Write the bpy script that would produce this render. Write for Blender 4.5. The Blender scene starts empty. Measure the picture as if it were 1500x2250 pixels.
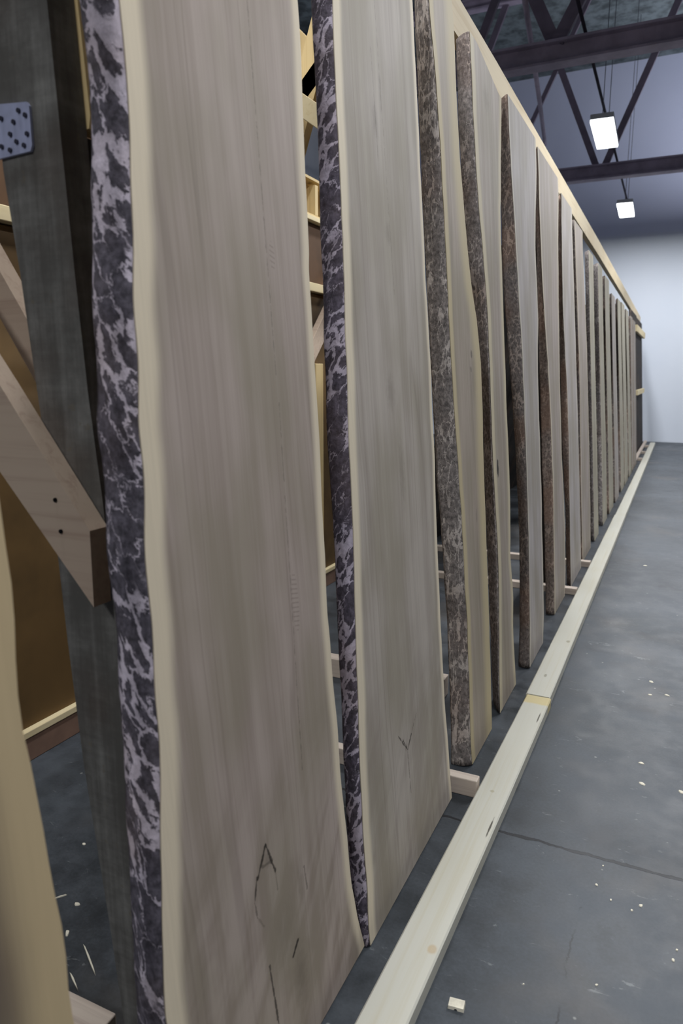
import bpy, bmesh, math, random
from mathutils import Vector, Matrix, noise

C = bpy.context.scene.collection
SC = bpy.context.scene

# ------------------------------------------------------------------ camera
cam = bpy.data.cameras.new('camera')
cam.sensor_fit = 'VERTICAL'
cam.sensor_height = 36.0
cam.lens = 36.0 * 1560.0 / 2250.0
cam.clip_start = 0.02
co = bpy.data.objects.new('camera', cam)
C.objects.link(co)
co.location = (0, 0, 1.3)
co.rotation_euler = (math.radians(90 - 10.850), 0, math.radians(25.305))
SC.camera = co
cam.dof.use_dof = True
cam.dof.focus_distance = 2.2
cam.dof.aperture_fstop = 4.5

# ------------------------------------------------------------------ exposure, world, lamps and added lights
SC.view_settings.view_transform = 'Standard'
SC.view_settings.look = 'None'
SC.view_settings.exposure = 0.0
SC.view_settings.gamma = 1.0
SC.view_settings.use_curve_mapping = False

world = bpy.data.worlds.new('hall_ambient')
SC.world = world
world.use_nodes = True
bg = world.node_tree.nodes['Background']
bg.inputs[0].default_value = (0.80, 0.86, 1.0, 1)
bg.inputs[1].default_value = 0.07

LAMP_COL = (0.95, 0.97, 1.0)
def lamp_light(name, loc, watts, sx=0.26, sy=1.0):
    l = bpy.data.lights.new(name, 'AREA')
    l.shape = 'RECTANGLE'; l.size = sx; l.size_y = sy
    l.energy = watts; l.color = LAMP_COL
    o = bpy.data.objects.new(name, l); C.objects.link(o)
    o.location = loc
    return o
# rack row continues the two built lamps; other rows, unseen, light slabs and walls;
# upward lights are added to brighten the roof and upper far wall
LAMPS_AND_FILLS = [(-1.04, 9.18, 50, 0), (-1.04, 13.34, 85, 0), (-1.04, -3.0, 80, 0), (-1.04, 1.0, 50, 0), (-1.04, 5.1, 65, 0),
         (-4.6, 1.0, 40, 10), (-4.6, 5.1, 45, 20), (-4.6, 9.2, 40, 20),
         (0.7, -3.0, 90, 10), (0.7, 1.0, 64, 10), (0.7, 5.1, 108, 15), (0.7, 9.2, 100, 20), (0.7, 13.3, 72, 85),
         (5.6, 5.1, 45, 10), (5.6, 9.2, 70, 20), (5.6, 13.3, 60, 40)]
for (x, y, down, up) in LAMPS_AND_FILLS:
    lamp_light('high_bay_light', (x, y, 3.965), down)
    if up: lamp_light('high_bay_uplight', (x, y, 4.17), up).rotation_euler = (math.pi, 0, 0)

# ------------------------------------------------------------------ helpers
def lin(c):
    r = []
    for v in c:
        v = v / 255.0
        r.append(v / 12.92 if v <= 0.04045 else ((v + 0.055) / 1.055) ** 2.4)
    return (*r, 1.0)

def link_obj(name, me, parent=None, mat=None):
    o = bpy.data.objects.new(name, me)
    C.objects.link(o)
    if parent: o.parent = parent
    if mat: me.materials.append(mat)
    return o

def thing(name, label, cat, loc=(0, 0, 0), rot=(0, 0, 0), group=None):
    o = bpy.data.objects.new(name, None); C.objects.link(o)
    o.empty_display_size = 0.05
    o.location = loc; o.rotation_euler = rot
    o['label'] = label; o['category'] = cat; o['kind'] = 'thing'
    if group: o['group'] = group
    return o

def tag(o, label, cat, group=None):
    o['label'] = label; o['category'] = cat; o['kind'] = 'thing'
    if group: o['group'] = group
    return o

def struct(o):
    o['kind'] = 'structure'
    return o

def mesh_from(bm, name, smooth=False):
    bmesh.ops.recalc_face_normals(bm, faces=bm.faces)
    me = bpy.data.meshes.new(name)
    bm.to_mesh(me); bm.free()
    if smooth:
        for p in me.polygons: p.use_smooth = True
    return me

def add_box(bm, x0, x1, y0, y1, z0, z1, bev=0.0):
    r = bmesh.ops.create_cube(bm, size=1.0)
    vs = r['verts']
    bmesh.ops.scale(bm, vec=(x1 - x0, y1 - y0, z1 - z0), verts=vs)
    bmesh.ops.translate(bm, vec=((x0 + x1) / 2, (y0 + y1) / 2, (z0 + z1) / 2), verts=vs)
    if bev > 0:
        es = list({e for v in vs for e in v.link_edges})
        bmesh.ops.bevel(bm, geom=es, offset=bev, segments=2, affect='EDGES', profile=0.5)

def box_obj(name, mat, parent, x0, x1, y0, y1, z0, z1, bev=0.002):
    bm = bmesh.new(); add_box(bm, x0, x1, y0, y1, z0, z1, bev)
    return link_obj(name, mesh_from(bm, name), parent, mat)

def add_beam(bm, p, q, w, d, up=(0, 1, 0), bev=0.0):
    """rectangular bar from p to q; w across (perpendicular to up), d along up"""
    p = Vector(p); q = Vector(q); ax = (q - p); L = ax.length; ax.normalize()
    up = Vector(up); side = ax.cross(up).normalized(); up = side.cross(ax).normalized()
    b2 = bmesh.new(); add_box(b2, -w / 2, w / 2, -d / 2, d / 2, 0, L, bev)
    M = Matrix.Translation(p) @ Matrix((side, up, ax)).transposed().to_4x4()
    bmesh.ops.transform(b2, matrix=M, verts=b2.verts)
    t = bpy.data.meshes.new('t'); b2.to_mesh(t); b2.free(); bm.from_mesh(t); bpy.data.meshes.remove(t)

def beam_obj(name, mat, parent, p, q, w, d, up=(0, 1, 0), bev=0.002):
    bm = bmesh.new(); add_beam(bm, p, q, w, d, up, bev)
    return link_obj(name, mesh_from(bm, name), parent, mat)

def prism_xz(bm, pts, y0, y1):
    """closed outline in the xz plane given thickness along y"""
    a = [bm.verts.new((x, y0, z)) for x, z in pts]
    b = [bm.verts.new((x, y1, z)) for x, z in pts]
    n = len(pts)
    bm.faces.new(a); bm.faces.new(list(reversed(b)))
    for i in range(n):
        bm.faces.new((a[i], b[i], b[(i + 1) % n], a[(i + 1) % n]))

def add_tube(bm, pts, r, n=8):
    pts = [Vector(p) for p in pts]; rings = []
    for i, p in enumerate(pts):
        t = (pts[min(i + 1, len(pts) - 1)] - pts[max(i - 1, 0)]).normalized()
        a = t.cross(Vector((0.3, 0.2, 0.93)) if abs(t.z) < 0.9 else Vector((1, 0, 0))).normalized(); b = t.cross(a)
        rings.append([bm.verts.new(p + r * (math.cos(k * 2 * math.pi / n) * a + math.sin(k * 2 * math.pi / n) * b)) for k in range(n)])
    for i in range(len(rings) - 1):
        for k in range(n):
            bm.faces.new((rings[i][k], rings[i][(k + 1) % n], rings[i + 1][(k + 1) % n], rings[i + 1][k]))
    bm.faces.new(rings[0]); bm.faces.new(list(reversed(rings[-1])))

# ------------------------------------------------------------------ node helper
class NT:
    def __init__(s, name, rough=0.7, spec=0.3):
        s.m = bpy.data.materials.new(name); s.m.use_nodes = True
        s.t = s.m.node_tree; s.b = s.t.nodes['Principled BSDF']
        s.b.inputs['Roughness'].default_value = rough
        s.b.inputs['Specular IOR Level'].default_value = spec
    def n(s, kind, **kw):
        o = s.t.nodes.new(kind)
        for k, v in kw.items(): setattr(o, k, v)
        return o
    def put(s, sock, v):
        if hasattr(v, 'is_output') or isinstance(v, bpy.types.NodeSocket): s.t.links.new(v, sock)
        elif v is not None: sock.default_value = v
    def math(s, op, a, b=None, c=None, clamp=False):
        o = s.n('ShaderNodeMath', operation=op); o.use_clamp = clamp
        s.put(o.inputs[0], a)
        if b is not None: s.put(o.inputs[1], b)
        if c is not None: s.put(o.inputs[2], c)
        return o.outputs[0]
    def mapr(s, v, a, b, c=0.0, d=1.0, smooth=True):
        o = s.n('ShaderNodeMapRange'); o.interpolation_type = 'SMOOTHSTEP' if smooth else 'LINEAR'
        s.put(o.inputs[0], v)
        for i, x in enumerate((a, b, c, d)): s.put(o.inputs[i + 1], x)
        return o.outputs[0]
    def mix(s, f, a, b, mode='MIX'):
        o = s.n('ShaderNodeMix', data_type='RGBA', blend_type=mode)
        s.put(o.inputs[0], f); s.put(o.inputs[6], a); s.put(o.inputs[7], b)
        return o.outputs[2]
    def noise(s, vec, scale, detail=4, rough=0.5, dist=0.0):
        o = s.n('ShaderNodeTexNoise')
        s.put(o.inputs['Vector'], vec); s.put(o.inputs['Scale'], scale)
        o.inputs['Detail'].default_value = detail; o.inputs['Roughness'].default_value = rough
        o.inputs['Distortion'].default_value = dist
        return o
    def vecm(s, op, a, b=None):
        o = s.n('ShaderNodeVectorMath', operation=op)
        s.put(o.inputs[0], a)
        if b is not None: s.put(o.inputs[1], b)
        return o.outputs[0]
    def xyz(s, x, y, z):
        o = s.n('ShaderNodeCombineXYZ')
        for i, v in enumerate((x, y, z)): s.put(o.inputs[i], v)
        return o.outputs[0]
    def sep(s, v):
        o = s.n('ShaderNodeSeparateXYZ'); s.put(o.inputs[0], v); return o.outputs
    def obj(s): return s.n('ShaderNodeTexCoord').outputs['Object']
    def uv(s): return s.n('ShaderNodeTexCoord').outputs['UV']
    def attr(s, name):
        o = s.n('ShaderNodeAttribute'); o.attribute_name = name; return o.outputs['Fac']
    def col(s, v): s.put(s.b.inputs['Base Color'], v)
    def bump(s, h, strength=0.3, dist=0.01):
        o = s.n('ShaderNodeBump'); o.inputs['Strength'].default_value = strength
        o.inputs['Distance'].default_value = dist
        s.put(o.inputs['Height'], h); s.t.links.new(o.outputs[0], s.b.inputs['Normal'])

# ------------------------------------------------------------------ materials
def slab_wood(name, seed, heart=(150, 136, 127), dark=(122, 108, 100), sap=(226, 212, 187), wn=0.05, wf=0.03,
              marks=(), segs=(), ticks=(), streak=0.22, flame=0.0):
    """sawn face: warm grey heartwood with long grain, cream sapwood band along both waney edges.
    marks: (y, z, half width, half height, strength) knots, smudges and checks of this slab"""
    M = NT(name, 0.62, 0.25)
    P = M.vecm('ADD', M.obj(), (seed * 3.1, seed * 7.7, seed * 1.3))
    x, y, z = M.sep(P)
    ox, oy, oz = M.sep(M.obj())
    warp = M.noise(M.xyz(0.0, y, M.math('MULTIPLY', z, 0.35)), 3.0, 3)
    yw = M.math('ADD', y, M.math('MULTIPLY', M.math('SUBTRACT', warp.outputs[0], 0.5), 0.05))
    # grain bends round the knots
    for (ky, kz, a, b, st) in marks:
        if st < 0.45 or a < 0.006: continue
        dy = M.math('SUBTRACT', oy, ky); dz = M.math('SUBTRACT', oz, kz)
        d2 = M.math('ADD', M.math('POWER', M.math('DIVIDE', dy, a * 4), 2.0), M.math('POWER', M.math('DIVIDE', dz, b * 3.2), 2.0))
        g = M.math('POWER', 2.718, M.math('MULTIPLY', d2, -1.0))
        yw = M.math('SUBTRACT', yw, M.math('MULTIPLY', M.math('MULTIPLY', dy, g), 0.75))
    fine = M.noise(M.xyz(0.0, M.math('MULTIPLY', yw, 170.0), M.math('MULTIPLY', z, 3.2)), 1.0, 3, 0.6).outputs[0]
    band = M.noise(M.xyz(0.0, M.math('MULTIPLY', yw, 22.0), M.math('MULTIPLY', z, 0.55)), 1.0, 4, 0.6).outputs[0]
    cloud = M.noise(M.xyz(0.0, y, M.math('MULTIPLY', z, 0.5)), 5.0, 3).outputs[0]
    t = M.math('ADD', M.math('MULTIPLY', band, 0.9), M.math('MULTIPLY', fine, 0.35))
    t = M.math('ADD', t, M.math('MULTIPLY', cloud, 0.45))
    if flame:
        # crotch figure: slanted light and dark flames low on the slab
        fl = M.noise(M.xyz(seed, M.math('ADD', M.math('MULTIPLY', oy, 9.0), M.math('MULTIPLY', oz, -6.5)), M.math('ADD', M.math('MULTIPLY', oz, 2.2), M.math('MULTIPLY', oy, 2.5))), 1.0, 3, 0.55, 0.8).outputs[0]
        t = M.math('ADD', t, M.math('MULTIPLY', M.math('MULTIPLY', M.math('SUBTRACT', fl, 0.5), M.mapr(oz, 0.30, 0.72, flame * 1.6, 0.0)), 1.0))
    t = M.mapr(t, 0.62, 1.12)
    c = M.mix(t, lin(heart), lin(dark))
    # pinkish / greenish drift of walnut heartwood
    c = M.mix(M.mapr(cloud, 0.35, 0.68), c, M.mix(0.5, c, lin((146, 138, 118))))
    # a darker pith line wandering up the slab
    pl = M.math('ABSOLUTE', M.math('SUBTRACT', M.noise(M.xyz(seed, M.math('MULTIPLY', yw, 7.0), M.math('MULTIPLY', z, 0.16)), 1.0, 2).outputs[0], 0.5))
    c = M.mix(M.math('MULTIPLY', M.mapr(pl, 0.012, 0.0), streak), c, lin((105, 92, 84)))
    en = M.attr('edge_near'); ef = M.attr('edge_far')
    wob = M.math('MULTIPLY', M.math('SUBTRACT', M.noise(M.xyz(0.0, M.math('MULTIPLY', y, 3.0), M.math('MULTIPLY', z, 2.2)), 1.5, 3).outputs[0], 0.5), 0.014)
    sn = M.mapr(M.math('ADD', en, wob), wn * 0.62, wn * 1.22, 1.0, 0.0)
    sf = M.mapr(M.math('ADD', ef, wob), wf * 0.40, wf * 1.5, 1.0, 0.0)
    s = M.math('MAXIMUM', sn, sf)
    sapc = M.mix(M.math('MULTIPLY', fine, 0.55), lin(sap), lin(tuple(v * 0.84 for v in sap)))
    c = M.mix(s, c, sapc)
    for (ky, kz, a, b, st) in marks:
        dy = M.math('SUBTRACT', oy, ky); dz = M.math('SUBTRACT', oz, kz)
        jig = M.noise(M.xyz(0.0, M.math('MULTIPLY', oy, 1.0), oz), 60.0, 3).outputs[0]
        d = M.math('SQRT', M.math('ADD', M.math('POWER', M.math('DIVIDE', dy, a), 2.0), M.math('POWER', M.math('DIVIDE', dz, b), 2.0)))
        d = M.math('ADD', d, M.math('MULTIPLY', M.math('SUBTRACT', jig, 0.5), 1.1))
        soft = 0.75 if st >= 0.45 else 0.0
        c = M.mix(M.math('MULTIPLY', M.mapr(d, soft, 1.15 if st >= 0.45 else 1.3, 1.0, 0.0), st), c, lin((38, 31, 25) if st >= 0.45 else (84, 74, 62)))
    jg = M.math('MULTIPLY', M.math('SUBTRACT', M.noise(M.obj(), 70.0, 4, 0.7).outputs[0], 0.5), 0.011)
    for (y1, z1, y2, z2, w, st) in segs:
        L2 = (y2 - y1) ** 2 + (z2 - z1) ** 2
        ay = M.math('SUBTRACT', oy, y1); az = M.math('SUBTRACT', oz, z1)
        h = M.math('ADD', M.math('MULTIPLY', ay, (y2 - y1) / L2), M.math('MULTIPLY', az, (z2 - z1) / L2), clamp=True)
        ex = M.math('SUBTRACT', ay, M.math('MULTIPLY', h, y2 - y1)); ez = M.math('SUBTRACT', az, M.math('MULTIPLY', h, z2 - z1))
        d = M.math('SQRT', M.math('ADD', M.math('POWER', ex, 2.0), M.math('POWER', ez, 2.0)))
        d = M.math('ADD', d, jg)
        c = M.mix(M.math('MULTIPLY', M.mapr(d, w * 0.4, w * 1.3, 1.0, 0.0), st), c, lin((36, 30, 25)))
    for (ky, kz, a, b) in ticks:
        e = M.math('ADD', M.math('POWER', M.math('DIVIDE', M.math('SUBTRACT', oy, ky), a), 2.0), M.math('POWER', M.math('DIVIDE', M.math('SUBTRACT', oz, kz), b), 2.0))
        s_ = M.mapr(M.math('SINE', M.math('ADD', M.math('MULTIPLY', oz, 700.0), M.math('MULTIPLY', oy, 160.0))), 0.3, 0.8)
        c = M.mix(M.math('MULTIPLY', M.math('MULTIPLY', M.mapr(e, 0.6, 1.0, 1.0, 0.0), s_), 0.30), c, lin((92, 80, 72)))
    M.col(c)
    M.bump(fine, 0.12, 0.002)
    return M.m

def bark(name, seed, dark=(62, 57, 62), light=(168, 158, 166), brown=(96, 78, 70), scale=1.0, amount=0.5, stretch=0.6, slant=0.5, brown_amt=0.4, zlow=0.3, vz=None):
    """waney edge: charcoal bark scraped down to pale worm-like veins and blotches"""
    M = NT(name, 0.85, 0.2)
    u, v, w = M.sep(M.uv())
    vv = M.math('ADD', M.math('MULTIPLY', v, stretch), M.math('MULTIPLY', u, slant))
    P = M.xyz(M.math('MULTIPLY', u, 1.0), vv, seed * 5.3)
    wn = M.noise(P, 16.0 * scale, 5, 0.68)
    Pw = M.vecm('ADD', P, M.vecm('MULTIPLY', M.vecm('SUBTRACT', wn.outputs['Color'], (0.5, 0.5, 0.5)), (0.10 / scale, 0.10 / scale, 0.0)))
    vo = M.n('ShaderNodeTexVoronoi', feature='DISTANCE_TO_EDGE'); M.put(vo.inputs['Vector'], Pw); vo.inputs['Scale'].default_value = 19.0 * scale
    wd = M.noise(P, 9.0 * scale, 2).outputs[0]
    lim = M.mapr(wd, 0.36, 0.70, 0.0, 0.21 * amount, False)
    zone = M.mapr(M.noise(M.xyz(u, v, seed), 3.2, 2).outputs[0], 0.40, 0.56, zlow, 1.0)
    if vz: zone = M.math('MAXIMUM', zone, M.mapr(v, vz[0], vz[1]))
    lim = M.math('MULTIPLY', lim, zone)
    vein = M.mapr(M.math('SUBTRACT', lim, vo.outputs['Distance']), -0.012, 0.022)
    b = M.noise(Pw, 17.0 * scale, 4, 0.6).outputs[0]
    blot = M.mapr(b, 0.635 - 0.04 * amount, 0.66 - 0.04 * amount)
    f = M.math('MULTIPLY', M.math('MAXIMUM', vein, M.math('MULTIPLY', blot, M.mapr(zone, 0.35, 0.75))), 0.95)
    fine = M.noise(M.xyz(u, M.math('MULTIPLY', v, 0.7), seed), 95.0, 4, 0.65).outputs[0]
    bz = M.math('MULTIPLY', M.mapr(M.noise(M.xyz(u, v, seed + 3.0), 4.0, 3).outputs[0], 0.42, 0.62), brown_amt)
    base = M.mix(M.mapr(fine, 0.3, 0.75), lin(tuple(k * 0.72 for k in dark)), lin(tuple(min(255, k * 1.25) for k in dark)))
    base = M.mix(bz, base, lin(brown))
    lt = M.mix(M.mapr(fine, 0.3, 0.7), lin(tuple(k * 0.86 for k in light)), lin(light))
    lt = M.mix(bz, lt, lin((170, 142, 122)))
    M.col(M.mix(f, base, lt))
    M.bump(M.math('ADD', M.math('MULTIPLY', f, -0.5), M.math('MULTIPLY', fine, 0.6)), 0.6, 0.006)
    return M.m

def pine(name, base=(214, 204, 170), grain=(190, 172, 128), axis='Y', seed=0.0, knots=True, rough=0.65):
    M = NT(name, rough, 0.3)
    P = M.vecm('ADD', M.obj(), (seed, seed * 2.3, seed * 0.7))
    x, y, z = M.sep(P)
    if axis == 'Y': v = M.xyz(M.math('MULTIPLY', x, 60.0), M.math('MULTIPLY', y, 1.3), M.math('MULTIPLY', z, 60.0))
    elif axis == 'Z': v = M.xyz(M.math('MULTIPLY', x, 60.0), M.math('MULTIPLY', y, 60.0), M.math('MULTIPLY', z, 1.3))
    else: v = M.xyz(M.math('MULTIPLY', x, 1.3), M.math('MULTIPLY', y, 60.0), M.math('MULTIPLY', z, 60.0))
    g = M.noise(v, 1.0, 4, 0.6, 0.6).outputs[0]
    c = M.mix(M.mapr(g, 0.45, 0.75, 0.0, 0.55), lin(base), lin(grain))
    big = M.noise(P, 2.2, 2).outputs[0]
    c = M.mix(M.mapr(big, 0.45, 0.75, 0.0, 0.3), c, lin(grain))
    if knots:
        k = M.n('ShaderNodeTexVoronoi'); M.put(k.inputs['Vector'], P); k.inputs['Scale'].default_value = 2.4
        kd = M.mapr(k.outputs['Distance'], 0.028, 0.05, 1.0, 0.0)
        c = M.mix(M.math('MULTIPLY', kd, 0.6), c, lin((128, 92, 52)))
    M.col(c); M.bump(g, 0.1, 0.002)
    return M.m

def plain(name, col, rough=0.6, spec=0.3, var=0.12, scale=6.0, metal=0.0):
    M = NT(name, rough, spec)
    n = M.noise(M.obj(), scale, 4, 0.6).outputs[0]
    M.col(M.mix(M.mapr(n, 0.3, 0.7), lin(tuple(k * (1 - var) for k in col)), lin(tuple(min(255, k * (1 + var)) for k in col))))
    M.b.inputs['Metallic'].default_value = metal
    return M.m

def weathered(name, a=(78, 76, 70), b=(50, 48, 45), seed=0.0):
    """old dark sawn timber: grey-black with cross saw marks and stains"""
    M = NT(name, 0.8, 0.2)
    P = M.vecm('ADD', M.obj(), (seed, seed, seed)); x, y, z = M.sep(P)
    g = M.noise(M.xyz(M.math('MULTIPLY', x, 45.0), M.math('MULTIPLY', y, 45.0), M.math('MULTIPLY', z, 2.0)), 1.0, 4, 0.6).outputs[0]
    s = M.noise(M.xyz(M.math('MULTIPLY', x, 9.0), M.math('MULTIPLY', y, 9.0), M.math('MULTIPLY', z, 90.0)), 1.0, 3, 0.6).outputs[0]
    st = M.noise(P, 7.0, 5, 0.65).outputs[0]
    t = M.math('ADD', M.math('MULTIPLY', g, 0.4), M.math('ADD', M.math('MULTIPLY', s, 0.10), M.math('MULTIPLY', st, 0.6)))
    c = M.mix(M.mapr(t, 0.45, 0.82), lin(b), lin(a))
    c = M.mix(M.math('MULTIPLY', M.mapr(M.noise(P, 3.0, 3).outputs[0], 0.5, 0.65), 0.35), c, lin((88, 66, 52)))
    pit = M.noise(P, 38.0, 3, 0.6).outputs[0]
    c = M.mix(M.mapr(pit, 0.66, 0.72, 0.0, 0.5), c, lin((118, 110, 96)))
    M.col(c); M.bump(t, 0.35, 0.006)
    return M.m

def concrete(name):
    M = NT(name, 0.42, 0.38)
    P = M.obj(); x, y, z = M.sep(P)
    n1 = M.noise(P, 1.1, 5, 0.62).outputs[0]
    n2 = M.noise(P, 5.5, 6, 0.7).outputs[0]
    n3 = M.noise(P, 120.0, 3, 0.6).outputs[0]
    t = M.math('ADD', M.math('MULTIPLY', n1, 0.55), M.math('ADD', M.math('MULTIPLY', n2, 0.55), M.math('MULTIPLY', n3, 0.16)))
    c = M.mix(M.mapr(t, 0.46, 0.80), lin((40, 44, 48)), lin((74, 79, 85)))
    # oily darker stains
    st = M.mapr(M.noise(M.vecm('ADD', P, (4.2, 1.7, 0)), 2.1, 4, 0.6).outputs[0], 0.54, 0.70)
    c = M.mix(M.math('MULTIPLY', st, 0.6), c, lin((44, 45, 48)))
    br = M.mapr(M.noise(M.vecm('ADD', P, (9.2, 3.7, 0)), 1.4, 4, 0.6).outputs[0], 0.52, 0.68)
    c = M.mix(M.math('MULTIPLY', br, 0.4), c, lin((88, 82, 76)))
    # pale scuffs and rubbed specks
    sc = M.noise(M.xyz(M.math('MULTIPLY', x, 9.0), M.math('MULTIPLY', y, 22.0), 0.0), 1.0, 5, 0.7, 1.5).outputs[0]
    c = M.mix(M.mapr(sc, 0.63, 0.71, 0.0, 0.40), c, lin((138, 142, 142)))
    vo = M.n('ShaderNodeTexVoronoi'); M.put(vo.inputs['Vector'], P); vo.inputs['Scale'].default_value = 13.0
    keep = M.math('GREATER_THAN', M.sep(vo.outputs['Color'])[0], 0.72)
    sp = M.math('MULTIPLY', M.mapr(vo.outputs['Distance'], 0.045, 0.075, 1.0, 0.0), keep)
    c = M.mix(M.math('MULTIPLY', sp, 0.45), c, lin((165, 166, 160)))
    # sawn joint across the aisle and a hairline crack running from it
    jn = M.math('SUBTRACT', M.noise(M.xyz(x, 0.0, 0.0), 9.0, 5, 0.65).outputs[0], 0.5)
    dj = M.math('ABSOLUTE', M.math('SUBTRACT', M.math('SUBTRACT', y, 1.872), M.math('MULTIPLY', jn, 0.035)))
    jw = M.mapr(M.noise(M.xyz(x, 3.0, 0.0), 11.0, 3).outputs[0], 0.3, 0.7, 0.0015, 0.0065)
    joint = M.mapr(dj, jw, M.math('ADD', jw, 0.003), 1.0, 0.0)
    cn = M.math('SUBTRACT', M.noise(M.xyz(0.0, y, 2.0), 7.0, 5, 0.7).outputs[0], 0.5)
    dc = M.math('ABSOLUTE', M.math('SUBTRACT', M.math('ADD', x, 0.128), M.math('MULTIPLY', cn, 0.07)))
    inr = M.math('MULTIPLY', M.math('LESS_THAN', y, 1.66), M.math('GREATER_THAN', y, 0.6))
    crack = M.math('MULTIPLY', M.mapr(dc, 0.0012, 0.003, 1.0, 0.0), M.math('MULTIPLY', inr, M.mapr(M.noise(M.xyz(1.0, y, 0.0), 9.0, 3).outputs[0], 0.42, 0.55)))
    c = M.mix(joint, c, lin((16, 17, 21)))
    c = M.mix(M.math('MULTIPLY', crack, 0.75), c, lin((34, 34, 36)))
    M.col(c)
    M.put(M.b.inputs['Roughness'], M.mapr(n2, 0.3, 0.7, 0.36, 0.58))
    M.bump(M.math('SUBTRACT', M.math('MULTIPLY', n3, 0.15), joint), 0.25, 0.004)
    return M.m

MAT_floor = concrete('concrete_floor')
MAT_wall = plain('white_painted_wall', (212, 216, 224), 0.8, 0.2, 0.015, 1.2)
MAT_ceiling = plain('mottled_ceiling_lining', (92, 100, 106), 0.9, 0.1, 0.22, 5.0)
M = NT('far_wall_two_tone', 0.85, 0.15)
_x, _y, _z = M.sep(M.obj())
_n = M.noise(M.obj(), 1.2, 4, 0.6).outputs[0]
M.col(M.mix(M.mapr(_z, 3.86, 4.06), M.mix(_n, lin((206, 213, 224)), lin((214, 219, 228))), M.mix(_n, lin((196, 202, 230)), lin((206, 212, 238)))))  # bluer above lamp height: the lamps' cutoff put into the wall colour
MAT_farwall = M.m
MAT_steel = plain('dark_painted_steel', (150, 140, 160), 0.6, 0.3, 0.08, 4.0)
def rail_wood():
    m = pine('pale_pine', (198, 196, 184), (188, 181, 158), 'Y', 1.0)
    M = NT.__new__(NT); M.m = m; M.t = m.node_tree; M.b = M.t.nodes['Principled BSDF']
    c = M.b.inputs['Base Color'].links[0].from_socket
    x, y, z = M.sep(M.obj())
    w = M.math('MULTIPLY', M.math('SUBTRACT', M.noise(M.obj(), 40.0, 3).outputs[0], 0.5), 0.02)
    band = M.math('MULTIPLY', M.mapr(M.math('ADD', y, w), 2.655, 2.672), M.math('LESS_THAN', y, 2.736))
    c = M.mix(M.math('MULTIPLY', band, 0.7), c, lin((206, 186, 124)))
    for (kx, ky, a, b, st, cc) in ((-0.3935, 1.82, 0.0030, 0.055, 0.9, (60, 54, 44)), (-0.388, 2.55, 0.0028, 0.05, 0.85, (66, 58, 46)), (-0.405, 1.33, 0.012, 0.016, 0.5, (178, 146, 92)), (-0.43, 2.0, 0.008, 0.008, 0.5, (150, 138, 100)), (-0.40, 3.4, 0.010, 0.02, 0.6, (130, 120, 92)), (-0.43, 2.95, 0.006, 0.02, 0.6, (120, 112, 90))):
        d = M.math('SQRT', M.math('ADD', M.math('POWER', M.math('DIVIDE', M.math('SUBTRACT', x, kx), a), 2.0), M.math('POWER', M.math('DIVIDE', M.math('SUBTRACT', y, ky), b), 2.0)))
        d = M.math('ADD', d, M.math('MULTIPLY', w, 40.0))
        c = M.mix(M.math('MULTIPLY', M.mapr(d, 0.5, 1.1, 1.0, 0.0), st), c, lin(cc))
    M.col(c)
    return m
MAT_web = plain('dark_web_steel', (104, 95, 112), 0.6, 0.3, 0.08, 4.0)
MAT_conduit = plain('black_conduit', (46, 42, 52), 0.7, 0.1, 0.05)
MAT_rail = rail_wood()
MAT_toprail = pine('warm_pine', (216, 200, 168), (190, 166, 124), 'Y', 4.0)
MAT_pineX = pine('pine_brace', (200, 180, 160), (164, 136, 120), 'X', 2.0)
MAT_pineZ = pine('pine_upright', (214, 190, 140), (182, 150, 98), 'Z', 3.0)
MAT_cream = pine('cream_offcut', (228, 212, 172), (206, 182, 130), 'Y', 6.0, False)
MAT_sleeper = pine('sleeper_pine', (206, 192, 178), (160, 140, 130), 'X', 8.0)
MAT_old = weathered('weathered_timber', (158, 157, 152), (98, 96, 92))
MAT_old2 = weathered('dark_old_slab', (66, 60, 56), (40, 37, 36), 4.0)  # shade inside the rack put into this dark timber tone
MAT_ply = plain('brown_plywood', (100, 78, 48), 0.6, 0.3, 0.14, 2.5)
MAT_plydark = plain('dark_plywood', (92, 68, 48), 0.7, 0.2, 0.14, 2.5)
MAT_kick = plain('kick_board_wood', (128, 102, 88), 0.7, 0.2, 0.08, 5.0)
MAT_plate = plain('galvanised_plate', (176, 182, 212), 0.5, 0.5, 0.10, 9.0, 0.1)
MAT_hole = plain('nail_hole_dark', (18, 18, 22), 0.9, 0.1, 0.1)
MAT_screw = plain('screw_head_steel', (70, 70, 84), 0.4, 0.5, 0.1, 9.0, 0.6)
MAT_chip = plain('wood_chip', (214, 208, 190), 0.8, 0.2, 0.08, 30.0)
MAT_housing = plain('lamp_housing_white', (190, 192, 196), 0.5, 0.3, 0.02)
MAT_wire = plain('thin_wire', (70, 70, 84), 0.6, 0.2, 0.05)
M = NT('lamp_diffuser', 0.5, 0.2); M.col((0.9, 0.92, 0.95, 1))
M.b.inputs['Emission Color'].default_value = (0.96, 0.98, 1.0, 1); M.b.inputs['Emission Strength'].default_value = 6.0
MAT_diff = M.m

# ------------------------------------------------------------------ the setting
X0, X1, Y0, Y1, ZC = -7.0, 7.0, -4.5, 15.6, 7.1
def shell(name, mat, *b):
    return struct(box_obj(name, mat, None, *b, bev=0.0))
shell('floor', MAT_floor, X0, X1, Y0, Y1, -0.15, 0.0)
shell('wall_far', MAT_farwall, X0, X1, Y1, Y1 + 0.15, -0.15, ZC + 0.15)
shell('wall_left', MAT_wall, X0 - 0.15, X0, Y0, Y1 + 0.15, -0.15, ZC + 0.15)
shell('ceiling', MAT_ceiling, X0, X1, Y0, Y1, ZC, ZC + 0.15)

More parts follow.
